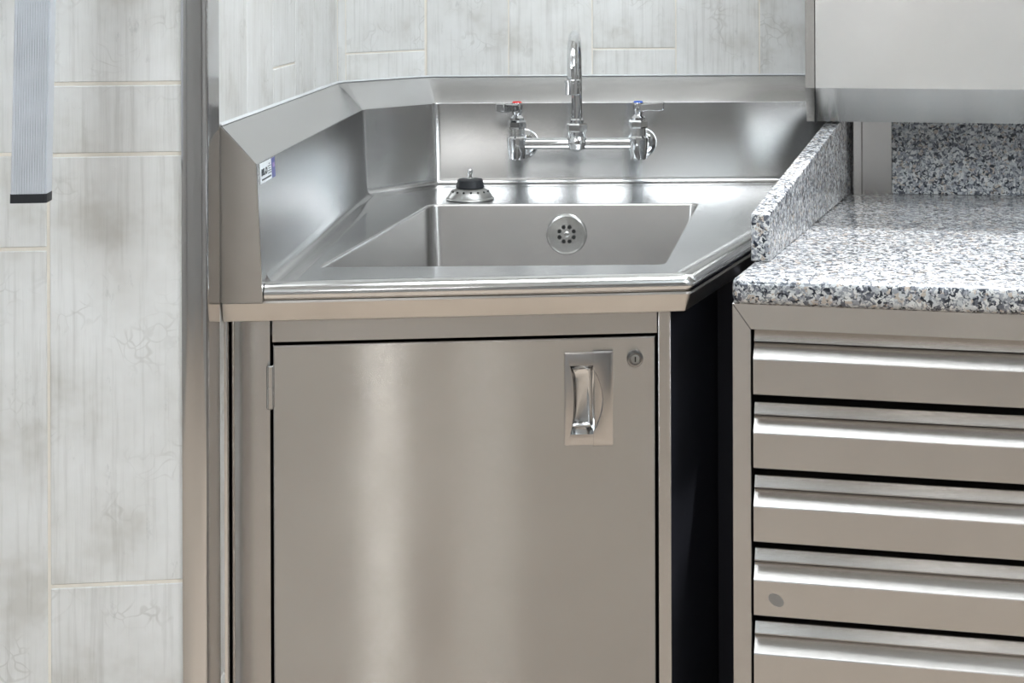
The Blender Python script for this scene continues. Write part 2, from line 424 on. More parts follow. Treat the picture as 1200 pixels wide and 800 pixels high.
# ------------------------------------------------------------------ corner sink top
FA = R(5.5)
FR = Frame((-0.374, 1.778), FA)                          # front edge of the sink deck
sBR = (0.117 + 0.374) / FR.e.x
BRc = FR.p(sBR, 0, 0).xy
rd = Vector((math.sin(R(21.0)), math.cos(R(21.0))))
BRe = BRc + rd * 0.70
sink = thing('corner_sink', 'stainless steel corner sink with slanted splashback and rolled rim', 'sink', (-0.12, 2.15, 0.86))
spath = fillet([L0, L1, L2, L3], [0, 0.016, 0.016, 0], 6)
m1, m2 = 1 + 3, 1 + 7 + 3
cove = [(-0.030, DECK), (-0.022, DECK + 0.0022), (-0.016, DECK + 0.0022), (-0.012, DECK + 0.0006)]
for k in range(7):
    th = R(90 * k / 6); cove.append((-0.012 + 0.0125 * math.sin(th), DECK + 0.0006 + 0.0125 * (1 - math.cos(th))))
sprof = [(0.0005, DECK + 0.0131), (0.0064, ZI - 0.0016), (0.0068, ZI - 0.0006), (0.0076, ZI + 0.0004), (0.0465, ZT - 0.0012), (0.0482, ZT), (0.0490, ZT - 0.002), (0.0490, DECK - 0.0172), (0.0005, DECK - 0.0172)]
foot = cove + [(0.003, DECK + 0.0131), (0.003, DECK - 0.006), (-0.030, DECK - 0.006)]
fpath = [L0 + dl * 0.026] + spath[1:]
for nme, i0, i1 in (('left_splash', 0, m1), ('angled_splash', m1, m2), ('back_splash', m2, len(spath) - 1)):
    bm = bmesh.new(); sweep(bm, spath, sprof, 1, i0, i1); sweep(bm, fpath, foot, 1, i0, i1); mk(nme, bm, 'splash', sink, sharp=16.5)
# silicone bead between splash and tiles
bm = bmesh.new(); sweep(bm, spath, [(0.0455, ZT - 0.0005), (0.0470, ZT + 0.0012), (0.0510, ZT + 0.0018), (0.0510, ZT - 0.0005)], 1); mk('sealant_bead', bm, 'silicone', sink, sharp=60)
# deck with the basin cut out
bFL, bFR, bBR, bBL = [Vector(p) for p in ((-0.3355, 1.893), (0.094, 1.904), (0.1755, 2.4437), (-0.255, 2.4430))]
def basin_loop(inset, r):
    P = [bFL, bFR, bBR, bBL]; Q = []
    for i in range(4):
        a, p, b = P[i-1], P[i], P[(i+1) % 4]
        d0 = (p - a).normalized(); d1 = (b - p).normalized()
        n0 = Vector((-d0.y, d0.x)); n1 = Vector((-d1.y, d1.x))
        m = (n0 + n1).normalized(); Q.append(p + m * inset / m.dot(n0))
    return fillet(Q, r, 6, True)
rb = [0.006, 0.016, 0.012, 0.02]
hole = basin_loop(0, rb)
Nd = normals(spath, 1)
inner = [p - n * 0.030 for p, n in zip(spath, Nd)]
# outer boundary: front edge (inside the roll), right edge, then back along the splash foot
ep = fillet([FR.p(-0.002, 0, 0).xy, BRc, BRe], 0.012, 6)
Ne = normals(ep, -1)
inn = [p - n * 0.022 for p, n in zip(ep, Ne)]
def cut_line(p, q, a, b):
    d = q - p; e = b - a; den = d.x*e.y - d.y*e.x; t = ((a.x-p.x)*e.y - (a.y-p.y)*e.x) / den; return p + d*t
back_end = cut_line(inner[-2], inner[-1], inn[-2], inn[-1])
front_start = cut_line(inner[0], inner[1], inn[0], inn[1])
loop = [front_start] + inn[1:-1] + [back_end] + [p for p in inner[::-1][1:-1]]
bm = bmesh.new()
def ring(bm, pts, z):
    vs = [bm.verts.new((p.x, p.y, z)) for p in pts]
    return [bm.edges.new((vs[i], vs[(i+1) % len(vs)])) for i in range(len(vs))]
ed = ring(bm, loop, DECK) + ring(bm, hole, DECK)
bmesh.ops.triangle_fill(bm, edges=ed, use_beauty=True)
for f in bm.faces:
    if f.normal.z < 0: f.normal_flip()
mk('deck', bm, 'deck', sink, sharp=60)
bm = bmesh.new()
loops = [(0, DECK, rb), (0.0012, DECK - 0.0004, rb), (0.0024, DECK - 0.0018, rb), (0.0030, DECK - 0.004, rb), (0.008, 0.735, [0.01, 0.02, 0.018, 0.024])]
for k in range(1, 6):
    th = R(90 * k / 5); loops.append((0.008 + 0.03 * (1 - math.cos(th)), 0.735 - 0.03 * math.sin(th), [0.014, 0.024, 0.02, 0.026]))
rings = [[bm.verts.new((p.x, p.y, z)) for p in basin_loop(i, r)] for i, z, r in loops]
for a_, b_ in zip(rings, rings[1:]):
    for j in range(len(a_)): bm.faces.new((a_[j], a_[(j+1) % len(a_)], b_[(j+1) % len(a_)], b_[j]))
bm.faces.new(rings[-1])
mk('basin', bm, 'basin', sink, sharp=30)
lathe_obj('floor_drain', [(0.045, 0), (0.045, 0.002), (0.040, 0.003), (0.034, 0.0015), (0.0, 0.0015)], (-0.08, 2.2, 0.7052), (0, 0, 1), 'dullchrome', sink)
# rolled rim and skirt
roll = [(-0.022, DECK), (-0.018, DECK + 0.0012), (-0.013, DECK + 0.0028), (-0.007, DECK + 0.0034), (-0.001, DECK + 0.0026), (0.0045, DECK - 0.0004), (0.0075, DECK - 0.0045), (0.0088, DECK - 0.0085),
        (0.0080, DECK - 0.0125), (0.0055, DECK - 0.0155), (0.002, DECK - 0.017), (-0.022, DECK - 0.017)]
bm = bmesh.new(); sweep(bm, ep, roll, -1); mk('rolled_rim', bm, 'roll', sink, sharp=40)
skp = fillet([FR.p(-0.050, 0, 0).xy, BRc, BRe], 0.006, 4)
skirt = [(0.0035, DECK - 0.0172), (0.0042, DECK - 0.020), (-0.0045, DECK - 0.0415), (-0.0065, DECK - 0.0425), (-0.030, DECK - 0.0425), (-0.030, DECK - 0.0172)]
bm = bmesh.new(); sweep(bm, skp, skirt, -1); mk('skirt', bm, 'skirt', sink, sharp=25)
# end plate of the left splash, down to the skirt
bm = bmesh.new()
ez = [(0.0, DECK - 0.0172), (0.0485, DECK - 0.0172), (0.0485, ZT - 0.001), (0.0078, ZI + 0.0005), (0.0068, ZI - 0.003), (0.0012, DECK + 0.02), (0.0006, DECK + 0.006)]
A_ = [bm.verts.new((L0.x + nl.x*q - dl.x*0.0015, L0.y + nl.y*q - dl.y*0.0015, z)) for q, z in ez]
B_ = [bm.verts.new((L0.x + nl.x*q + dl.x*0.004, L0.y + nl.y*q + dl.y*0.004, z)) for q, z in ez]
bm.faces.new(A_); bm.faces.new(B_[::-1])
for i in range(len(A_)): bm.faces.new((A_[i], A_[(i+1) % len(A_)], B_[(i+1) % len(A_)], B_[i]))
mk('splash_end_plate', bm, 'skirt', sink, sharp=30)
# overflow plate on the basin's back wall
oc = at_y(664, 274, 2.4390)
ov = lathe_obj('overflow_plate', [(0.0325, -0.002), (0.0325, 0.002), (0.0310, 0.0042), (0.0285, 0.0052), (0.024, 0.0046), (0.012, 0.0032), (0.0, 0.0030)], oc, (0, -1, 0), 'dullchrome', sink, 40)
bm = bmesh.new()
for k in range(8):
    th = 2 * math.pi * (k + 0.5) / 8
    lathe(bm, [(0.0032, 0.0036), (0.0032, 0.0046), (0.0, 0.0046)], oc + Vector((0.0122*math.cos(th), 0, 0.0122*math.sin(th))), (0, -1, 0), 12)
mk('drain_holes', bm, 'dark', ov)
lathe_obj('screw', [(0.0045, 0.002), (0.0045, 0.0045), (0.003, 0.0058), (0, 0.006)], oc, (0, -1, 0), 'chrome', ov, 16)
# maker's sticker on the left splash
lean = math.atan2(0.0065, ZI - DECK - 0.013)
def spl(x, y, off=0.0004):
    q = L0 + nl * 0.0062 - nl * off
    s, z = at_line(x, y, q, dl)
    return s, z
s0, zt = spl(305, 192); s1, _ = spl(322, 192)
zb_ = spl(305, 216)[1]
def spt(s, z, off=0.0005):
    wv = 0.0005 + (z - DECK - 0.013) * math.tan(lean)
    q = L0 + dl * s + nl * (wv - off); return Vector((q.x, q.y, z))
def spquad(bm, a0, a1, za, zb, off):
    f = hexa(bm, [spt(a0, za, off), spt(a1, za, off), spt(a1, za, off - 0.0003), spt(a0, za, off - 0.0003), spt(a0, zb, off), spt(a1, zb, off), spt(a1, zb, off - 0.0003), spt(a0, zb, off - 0.0003)])
SW = s1 - s0
bm = bmesh.new(); spquad(bm, s0, s1, zb_, zt, 0.0006)
stk = mk('sticker', bm, 'paper', sink, label='small white and blue printed sticker')
bm = bmesh.new(); spquad(bm, s0 + SW*0.76, s1, zb_, zt, 0.0009); mk('blue_band', bm, 'inkblue', stk)
bm = bmesh.new(); spquad(bm, s0 + SW*0.82, s0 + SW*0.96, zt - (zt-zb_)*0.48, zt - (zt-zb_)*0.26, 0.0012); mk('lilac_mark', bm, 'inklilac', stk)
bm = bmesh.new()
for j, (u0, u1) in enumerate(((0.58, 0.66), (0.50, 0.72), (0.55, 0.69), (0.48, 0.72), (0.50, 0.73))):
    zz = zt - (zt - zb_) * (0.20 + 0.115 * j); spquad(bm, s0 + SW*u0, s0 + SW*u1, zz - 0.0004, zz + 0.0004, 0.0009)
spquad(bm, s0 + SW*0.08, s0 + SW*0.70, zb_ + 0.0030, zb_ + 0.0048, 0.0009)
mk('small_print', bm, 'ink', stk)
def text_on(body, size, place, parent, m, name='lettering'):
    cu = bpy.data.curves.new(name, 'FONT'); cu.body = body; cu.size = size; cu.align_x = 'LEFT'; cu.resolution_u = 2; cu.offset = 0.0005
    to = bpy.data.objects.new(name, cu); COL.objects.link(to)
    dg = bpy.context.evaluated_depsgraph_get(); me = bpy.data.meshes.new_from_object(to.evaluated_get(dg))
    bm = bmesh.new(); bm.from_mesh(me); bpy.data.objects.remove(to)
    wd = max(v.co.x for v in bm.verts)
    for v in bm.verts: v.co = place(v.co.x / wd, v.co.y)
    return mk(name, bm, m, parent, smooth=False)
text_on('BSL-D', 0.0105, lambda u, h: spt(s0 + SW * (0.06 + 0.40 * u), zt - (zt - zb_) * 0.62 + h, 0.0010), stk, 'ink')

# ------------------------------------------------------------------ sink cabinet under the top
scab = thing('sink_cabinet', 'stainless steel cabinet with one hinged door under the corner sink', 'cabinet', tuple(FR.p(0.24, -0.2, 0)))
CD = -0.020                                              # front of the frame behind the deck edge line
cs = lambda x, y, d=CD: FR.px(x, y, d)[0]
cz = lambda x, y, d=CD: FR.px(x, y, d)[1]
xL, xR = cs(272, 600), cs(787, 600)
ZTOP = DECK - 0.0425
dL, dR = cs(320, 600), cs(769, 600)
zD = (cz(330, 404) + cz(760, 394)) / 2
# frame
bm = bmesh.new()
for a0, a1, d0, d1, z0, z1 in ((xL + 0.001, xL + 0.0025, -0.62, CD - 0.002, 0.10, ZTOP), ):
    fbox(bm, FR, a0, a1, d0, d1, z0, z1)
mk('side_panel', bm, 'frame', scab)
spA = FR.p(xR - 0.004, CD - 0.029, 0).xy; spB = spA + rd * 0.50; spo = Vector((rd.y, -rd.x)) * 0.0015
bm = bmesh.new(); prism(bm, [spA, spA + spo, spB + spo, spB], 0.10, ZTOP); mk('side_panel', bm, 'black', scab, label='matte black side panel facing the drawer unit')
stile = [(0, -0.030), (0.0, -0.0035), (0.0085, 0.0), (dL - xL - 0.003, 0.0), (dL - xL - 0.003, -0.030)]
def plan_prism(fr, prof, s, d, z0, z1, m, name, par, sharp=25):
    bm = bmesh.new(); prism(bm, [fr.p(s + q, d + e, 0).xy for q, e in prof], z0, z1); return mk(name, bm, m, par, sharp=sharp)
plan_prism(FR, stile, xL, CD, 0.10, ZTOP, 'frame', 'left_stile', scab)
boxobj('right_stile', FR, dR + 0.0028, xR, CD - 0.030, CD, 0.10, ZTOP, 'frame', scab, 0.0015)
boxobj('top_rail', FR, dL - 0.001, dR + 0.002, CD - 0.030, CD - 0.0015, zD + 0.003, ZTOP, 'frame', scab, 0.001)
boxobj('bottom_rail', FR, dL - 0.001, dR + 0.002, CD - 0.030, CD - 0.0015, 0.10, 0.135, 'frame', scab, 0.001)
boxobj('toe_kick', FR, xL + 0.02, xR - 0.02, CD - 0.09, CD - 0.07, 0.0, 0.10, 'frame', scab, 0.001)
boxobj('carcass_back', FR, xL + 0.003, xR - 0.01, -0.40, -0.395, 0.10, 0.69, 'dark', scab, 0)
boxobj('door_backing', FR, dL - 0.004, dR + 0.004, CD - 0.034, CD - 0.031, 0.11, zD + 0.005, 'dark', scab, 0)  # near-black sheet across the whole door opening, visible in its gaps
# door
DF = CD + 0.0025
# flush pull: backing plate with an opening, cup behind it, raised grip plate
h = lambda x, y: FR.px(x, y, DF)
hx0, hx1, hxm = h(661, 466)[0], h(718, 466)[0], h(695, 466)[0]
hz1, hz0 = h(690, 412)[1], h(690, 521)[1]
ox0, ox1 = h(668, 466)[0], h(697, 466)[0]; oz1, oz0 = h(690, 428)[1], h(690, 508)[1]
def holed_plate(name, m, par):
    bm = bmesh.new(); d0, d1 = DF + 0.0002, DF + 0.0016; ch = 0.0028
    opening = [(ox0, oz0), (ox1, oz0), (ox1, oz1), (ox0, oz1)]
    # waisted left side of the opening, as a pressed cup has
    left = []
    for k in range(9):
        t = k / 8; left.append((ox0 + 0.0045 * math.sin(math.pi * t) ** 0.6 if 0 < t < 1 else ox0, oz1 + (oz0 - oz1) * t))
    O = [(ox1, oz0), (ox1, oz1)] + left
    for d in (d1, d0):
        vs = [bm.verts.new(FR.p(s, d, z)) for s, z in ((hx0 + (ch if d == d1 else 0), hz0 + (ch if d == d1 else 0)), (hx1, hz0 + (ch if d == d1 else 0)), (hx1, hz1 - (ch if d == d1 else 0)), (hx0 + (ch if d == d1 else 0), hz1 - (ch if d == d1 else 0)))]
        es = [bm.edges.new((vs[i], vs[(i+1) % 4])) for i in range(4)]
        ov_ = [bm.verts.new(FR.p(s, d, z)) for s, z in O]
        es += [bm.edges.new((ov_[i], ov_[(i+1) % len(ov_)])) for i in range(len(ov_))]
        bmesh.ops.triangle_fill(bm, edges=es, use_beauty=True)
        if d == d1: keep = (vs, ov_)
        else:
            for A, B in ((keep[0], vs), (keep[1], ov_)):
                for i in range(len(A)): bm.faces.new((A[i], A[(i+1) % len(A)], B[(i+1) % len(A)], B[i]))
    return mk(name, bm, m, par, sharp=30), O
def door_mesh():
    bm = bmesh.new(); a0, a1, z0, z1 = dL + 0.0005, dR - 0.001, 0.138, zD; e = 0.0018
    rect = lambda i, d: [bm.verts.new(FR.p(s_, d, z_)) for s_, z_ in ((a0+i, z0+i), (a1-i, z0+i), (a1-i, z1-i), (a0+i, z1-i))]
    rs = [rect(0, CD - 0.024), rect(0, DF - e), rect(e*0.35, DF - e*0.35), rect(e, DF)]
    for A, B in zip(rs, rs[1:]):
        for i in range(4): bm.faces.new((A[i], A[(i+1) % 4], B[(i+1) % 4], B[i]))
    bm.faces.new(rs[0])
    hv = [bm.verts.new(FR.p(s_, DF, z_)) for s_, z_ in ((ox0-0.001, oz0-0.001), (ox1+0.001, oz0-0.001), (ox1+0.001, oz1+0.001), (ox0-0.001, oz1+0.001))]
    # four flat faces round the opening
    o4 = rs[-1]
    for i in range(4): bm.faces.new((o4[i], o4[(i+1) % 4], hv[(i+1) % 4], hv[i]))
    return mk('door', bm, 'door', scab, sharp=15)
door = door_mesh()
plate, O = holed_plate('pull_plate', 'plate', door)
# pressed cup behind the opening
bm = bmesh.new(); rr_ = []
cxm = (ox0 + ox1) / 2; czm = (oz0 + oz1) / 2
for dd, k in ((0.0020, 1.0), (0.0005, 0.985), (-0.005, 0.93), (-0.011, 0.84), (-0.015, 0.72), (-0.0165, 0.55)):
    rr_.append([bm.verts.new(FR.p(cxm + (s_ - cxm) * (1 - (1 - k) * 1.25), DF + dd, czm + (z_ - czm) * (1 - (1 - k) * 0.75))) for s_, z_ in O])
for A, B in zip(rr_, rr_[1:]):
    for i in range(len(A)): bm.faces.new((A[i], A[(i+1) % len(A)], B[(i+1) % len(A)], B[i]))
bm.faces.new(rr_[-1])
mk('pull_cup', bm, 'roll', door, sharp=50)
# grip plate with a scooped finger relief
gz0, gz1 = hz0 - 0.0008, hz1 + 0.0008; gd0, gd1 = DF + 0.0018, DF + 0.0034; gc = 0.0030
arc = []
ra = oz1 - 0.003; rb_ = oz0 + 0.003
for k in range(13):
    t = k / 12; arc.append((hxm + 0.0118 * math.sin(math.pi * t) ** 0.8, ra + (rb_ - ra) * t))
G = [(hxm, gz0), (hx1 + 0.0006, gz0), (hx1 + 0.0006, gz1), (hxm, gz1)] + arc
bm = bmesh.new()
inset = [(hxm, gz0 + gc), (hx1 + 0.0006 - gc, gz0 + gc), (hx1 + 0.0006 - gc, gz1 - gc), (hxm, gz1 - gc)] + arc
fa = [bm.verts.new(FR.p(s_, gd1, z_)) for s_, z_ in inset]; fb = [bm.verts.new(FR.p(s_, gd0, z_)) for s_, z_ in G]
bmesh.ops.triangle_fill(bm, edges=[bm.edges.new((fa[i], fa[(i+1) % len(fa)])) for i in range(len(fa))], use_beauty=True)
for i in range(len(fa)): bm.faces.new((fa[i], fa[(i+1) % len(fa)], fb[(i+1) % len(fa)], fb[i]))
mk('grip_plate', bm, 'plate', door, sharp=30)
bm = bmesh.new(); cols_ = []
for j in range(7):
    t = j / 6
    cols_.append([bm.verts.new(FR.p(hxm - 0.0002 + (s_ - hxm + 0.0002) * (1 - t), gd1 - 0.0002 - 0.0110 * math.sin(t * math.pi / 2) * (1 - abs(2 * i_ / 12 - 1) ** 2), z_)) for i_, (s_, z_) in enumerate(arc)])
for A, B in zip(cols_, cols_[1:]):
    for i in range(12): bm.faces.new((A[i], A[i+1], B[i+1], B[i]))
mk('finger_scoop', bm, 'roll', door, sharp=60)
# cam lock
ls, lz = h(744, 420)
lp = FR.p(ls, DF, lz); ln = (FR.n.x, FR.n.y, 0)
lock = lathe_obj('lock', [(0.0098, -0.001), (0.0098, 0.002), (0.0090, 0.0034), (0.0072, 0.0038), (0.0068, 0.0024), (0.0, 0.0024)], lp, ln, 'darkring', door, 28)
lathe_obj('lock_barrel', [(0.0052, 0.001), (0.0052, 0.0036), (0.0046, 0.0042), (0, 0.0042)], lp, ln, 'cast', lock, 24)
boxobj('keyhole', FR, ls - 0.0008, ls + 0.0008, DF + 0.0040, DF + 0.0046, lz - 0.0032, lz + 0.0032, 'dark', lock, 0)
# hinges
for zc_ in ((cz(317, 427) + cz(317, 478)) / 2, 0.24):
    hs = cs(317, 450); hh = (cz(317, 427) - cz(317, 478)) / 2
    c_ = FR.p(hs, CD + 0.004, zc_)
    hin = lathe_obj('hinge', [(0.0, -hh), (0.0034, -hh), (0.0044, -hh + 0.0012), (0.0044, -0.0006), (0.0036, -0.0004), (0.0036, 0.0004), (0.0044, 0.0006), (0.0044, hh - 0.0012), (0.0034, hh), (0, hh)], c_, (0, 0, 1), 'dullchrome', scab, 18)
# rounded filler strip between wall and cabinet
fs0, fs1 = cs(254, 600, CD + 0.006), cs(268, 600, CD + 0.006)
fp = fillet([FR.p(fs0, -0.10, 0).xy, FR.p(fs0, CD + 0.006, 0).xy, FR.p(fs1, CD + 0.006, 0).xy, FR.p(fs1, -0.10, 0).xy], 0.005, 6)
bm = bmesh.new(); prism(bm, fp, 0.0, ZTOP - 0.001)
mk('filler_strip', bm, 'roll', label='narrow rounded steel strip closing the slot between corner guard and sink cabinet', cat='trim strip', sharp=30)

# ------------------------------------------------------------------ wall mounted faucet
fau = thing('faucet', 'chrome wall mounted mixer faucet with tall gooseneck spout and two levers', 'faucet', (0, 2.68, 0.978))
WYB = lambda X: L2.y + (L3.y - L2.y) / (L3.x - L2.x) * (X - L2.x)    # base line of the back splash
FD = 2.612
bar = at_y(676, 168, FD); vL = at_y(606, 168, FD); vR = at_y(748, 168, FD); ZB = (vL.z + vR.z) / 2
for p in (bar, vL, vR): p.z = ZB
bm = bmesh.new(); tube(bm, [vL, vR], 0.0100, 20); mk('cross_bar', bm, 'chrome', fau)
lathe_obj('center_body', [(0.0, -0.014), (0.008, -0.0135), (0.0145, -0.009), (0.0180, 0.0), (0.0172, 0.008), (0.0150, 0.013), (0.0150, 0.020), (0, 0.020)], bar, (0, 0, 1), 'chrome', fau, 28)
bm = bmesh.new(); lathe(bm, [(0, 0.020), (0.0170, 0.020), (0.0182, 0.0225), (0.0182, 0.032), (0.0165, 0.0345), (0, 0.0345)], bar, (0, 0, 1), 6); mk('hex_nut', bm, 'dullchrome', fau)
lathe_obj('riser_collar', [(0.0115, 0.034), (0.0115, 0.040), (0.0102, 0.043), (0.0, 0.043)], bar, (0, 0, 1), 'chrome', fau, 24)
top = at_y(673.5, 35, FD - 0.062).z
RG = 0.062; zr = top - 0.0095 - RG
aer_b = at_y(673.5, 111, FD - 2*RG).z; aer_t = at_y(673.5, 93, FD - 2*RG).z
pts = [bar + Vector((0, 0, 0.035)), Vector((bar.x, bar.y, zr))]
for k in range(1, 17):
    th = math.pi * k / 16
    pts.append(Vector((bar.x - 0.006 * (1 - math.cos(th)) / 2, bar.y - RG * (1 - math.cos(th)), zr + RG * math.sin(th))))
pts.append(Vector((pts[-1].x, pts[-1].y, aer_t - 0.004)))
bm = bmesh.new(); tube(bm, pts, 0.0092, 20); mk('gooseneck_spout', bm, 'chrome', fau, sharp=40)
ae = pts[-1].copy(); ae.z = aer_b; ah = aer_t - aer_b
lathe_obj('aerator', [(0.0, 0.0), (0.0108, 0.0), (0.0122, 0.0012), (0.0122, ah*0.75), (0.0130, ah*0.78), (0.0130, ah*0.95), (0.0105, ah), (0, ah)], ae, (0, 0, 1), 'chrome', fau, 28)
for side, v in ((-1, vL), (1, vR)):
    lathe_obj('valve_body', [(0.0, -0.027), (0.0125, -0.027), (0.0140, -0.0255), (0.0172, 0.006), (0.0165, 0.010), (0.0135, 0.013), (0, 0.013)], v, (0, 0, 1), 'chrome', fau, 28)
    lathe_obj('valve_neck', [(0.0128, 0.012), (0.0128, 0.026), (0, 0.026)], v, (0, 0, 1), 'dullchrome', fau, 24)
    bm = bmesh.new(); lathe(bm, [(0, 0.026), (0.0150, 0.026), (0.0162, 0.0285), (0.0162, 0.037), (0.0145, 0.040), (0, 0.040)], v, (0, 0, 1), 6); mk('bonnet_nut', bm, 'chrome', fau)
    lathe_obj('stem_cap', [(0.0118, 0.040), (0.0122, 0.044), (0.0085, 0.047), (0.006, 0.050), (0, 0.050)], v, (0, 0, 1), 'chrome', fau, 24)
    # lever: hub that widens upwards and a flat tapered blade
    hubz = 0.049
    hub = lathe_obj('lever', [(0.0, hubz), (0.0070, hubz), (0.0085, hubz + 0.004), (0.0098, hubz + 0.018), (0.0092, hubz + 0.0205), (0, hubz + 0.0205)], v, (0, 0, 1), 'chrome', fau, 24)
    ang = R(-8) if side > 0 else R(232)
    d = Vector((math.cos(ang), math.sin(ang), 0)); n_ = Vector((-d.y, d.x, 0))
    bm = bmesh.new()
    def ringp(t, hw, z0_, z1_): return [v + d*t - n_*hw + Vector((0, 0, hubz + z0_)), v + d*t + n_*hw + Vector((0, 0, hubz + z0_)), v + d*t + n_*hw + Vector((0, 0, hubz + z1_)), v + d*t - n_*hw + Vector((0, 0, hubz + z1_))]
    secs = [ringp(0.003, 0.0080, 0.005, 0.0185), ringp(0.018, 0.0075, 0.007, 0.0190), ringp(0.034, 0.0085, 0.006, 0.0205), ringp(0.044, 0.0090, 0.008, 0.0215)]
    vv = [[bm.verts.new(p) for p in q] for q in secs]
    for A, B in zip(vv, vv[1:]):
        for i in range(4): bm.faces.new((A[i], A[(i+1) % 4], B[(i+1) % 4], B[i]))
    bm.faces.new(vv[0]); bm.faces.new(vv[-1]); bevel(bm, 0.0016)
    mk('lever_blade', bm, 'chrome', hub)
    lathe_obj('index_button', [(0.0082, hubz + 0.0195), (0.0082, hubz + 0.0215), (0.0065, hubz + 0.0228), (0, hubz + 0.0232)], v, (0, 0, 1), 'red' if side < 0 else 'blue', hub, 20,
              label='red hot index button' if side < 0 else 'blue cold index button')
    fx = v.x + 0.009
    wy = WYB(fx) + 0.0035
    fc = Vector((fx, wy, ZB - 0.006))
    lathe_obj('wall_flange', [(0.0255, -0.002), (0.0255, 0.003), (0.0240, 0.008), (0.0185, 0.014), (0.0130, 0.016), (0, 0.016)], fc, (0, -1, 0), 'chrome', fau, 32)
    bm = bmesh.new(); tube(bm, [fc + Vector((0, -0.012, 0)), fc + Vector((-0.001, -0.028, 0.001)), v + Vector((0.006, 0.018, -0.003)), v], 0.0125, 18); mk('inlet_arm', bm, 'chrome', fau, sharp=50)

# ------------------------------------------------------------------ basket strainer lying upside down on the deck
sp = at_z(551, 233.5, DECK)
stn = thing('basket_strainer', 'upturned metal sink strainer with black rubber stopper on the sink deck', 'strainer', tuple(sp))
bas = lathe_obj('basket', [(0.034, 0.0), (0.0385, 0.0004), (0.0395, 0.0016), (0.0385, 0.003), (0.0365, 0.0042), (0.0345, 0.0085), (0.0305, 0.0135), (0.0255, 0.0170), (0.0215, 0.0190), (0.0, 0.0190)], sp, (0, 0, 1), 'cast', stn, 40)
bm = bmesh.new()
for k in range(16):
    th = 2 * math.pi * (k + 0.3) / 16; nn = Vector((math.cos(th) * 0.62, math.sin(th) * 0.62, 0.78)).normalized()
    lathe(bm, [(0.0018, -0.0005), (0.0018, 0.0005), (0, 0.0005)], sp + Vector((0.0302*math.cos(th), 0.0302*math.sin(th), 0.0140)), nn, 10)
mk('basket_holes', bm, 'dark', bas)
lathe_obj('rubber_stopper', [(0.0, 0.0188), (0.0225, 0.0188), (0.0232, 0.0205), (0.0205, 0.0315), (0.0190, 0.0330), (0.0, 0.0330)], sp, (0, 0, 1), 'rubber', stn, 36)
lathe_obj('stem', [(0.0062, 0.0328), (0.0062, 0.0345), (0.0034, 0.0355), (0.0034, 0.0425), (0.0042, 0.0435), (0.0042, 0.0475), (0.0028, 0.0495), (0, 0.0500)], sp, (0, 0, 1), 'dullchrome', stn, 18)

# ------------------------------------------------------------------ granite worktop unit
GA = R(-11.8)
sd = Vector((math.sin(R(18.3)), math.cos(R(18.3))))                  # direction of its left side
GL = Vector((0.2022, 1.9256))                                        # foot of the upstand's outer face
GF = Vector((0.1655, 1.8145)); GFr = Frame(GF, GA)
GBk = Frame((0.4412, 2.5594), R(-9.0))                               # face of the rear upstand
gback_l = cut_line(GL, GL + sd, GBk.p(0, -0.024, 0).xy, GBk.p(1, -0.024, 0).xy)
slab = [GFr.p(1.05, 0, 0).xy, GBk.p(0.62, -0.024, 0).xy, gback_l, GF]
sl_ = fillet(slab, [0, 0, 0, 0.014], 5, True)
bm = bmesh.new(); prism(bm, sl_, DECK - 0.031, DECK)
bmesh.ops.recalc_face_normals(bm, faces=bm.faces)
te = [e for e in bm.edges if abs(e.verts[0].co.z - e.verts[1].co.z) < 1e-6 and min(v.co.y for v in e.verts) < 2.45 and max(v.co.y for v in e.verts) < 2.62]
bmesh.ops.bevel(bm, geom=te, offset=0.0095, segments=5, affect='EDGES', profile=0.5, clamp_overlap=True)
mk('granite_worktop', bm, 'granite', label='speckled grey granite worktop with rounded front edge on the drawer cabinet', cat='worktop', sharp=25)
# sloping side upstand
s_end = (gback_l - GL).length - 0.004
prf = [(0, DECK + 0.0002), (0, DECK + 0.0595), (0.565, DECK + 0.1285), (s_end, DECK + 0.1285), (s_end, DECK + 0.0002)]
inn_n = Vector((sd.y, -sd.x))
bm = bmesh.new()
A_ = [bm.verts.new((*(GL + sd*s_), z)) for s_, z in prf]; B_ = [bm.verts.new((*(GL + sd*s_ + inn_n*0.0235), z)) for s_, z in prf]
bm.faces.new(A_); bm.faces.new(B_[::-1])
for i in range(5): bm.faces.new((A_[i], A_[(i+1) % 5], B_[(i+1) % 5], B_[i]))
bevel(bm, 0.0018, 2)
mk('granite_upstand', bm, 'granite', label='granite side upstand with sloping top between sink and worktop', cat='upstand')
q0 = GBk.px(1045, 190)[0]
boxobj('granite_backsplash', GBk, q0, 0.62, -0.022, 0.0, DECK + 0.0002, 1.0295, 'granite', None, 0.001, label='dark shaded granite backsplash panel under the wall unit', cat='backsplash')
c0_, c1_ = GBk.px(1003, 190)[0] - 0.004, GBk.px(1011, 190)[0]
bm = bmesh.new()
pp = [GBk.p(c0_, 0.016, 0).xy, GBk.p(c1_ - 0.003, 0.016, 0).xy, GBk.p(c1_, 0.010, 0).xy, GBk.p(q0 - 0.0005, 0.006, 0).xy, GBk.p(q0 - 0.0005, -0.020, 0).xy, GBk.p(c0_, -0.020, 0).xy]
prism(bm, pp, DECK + 0.0002, 1.0295); mk('cover_strip', bm, 'steel', label='upright steel cover strip in the back corner of the granite worktop', cat='cover strip', sharp=20)

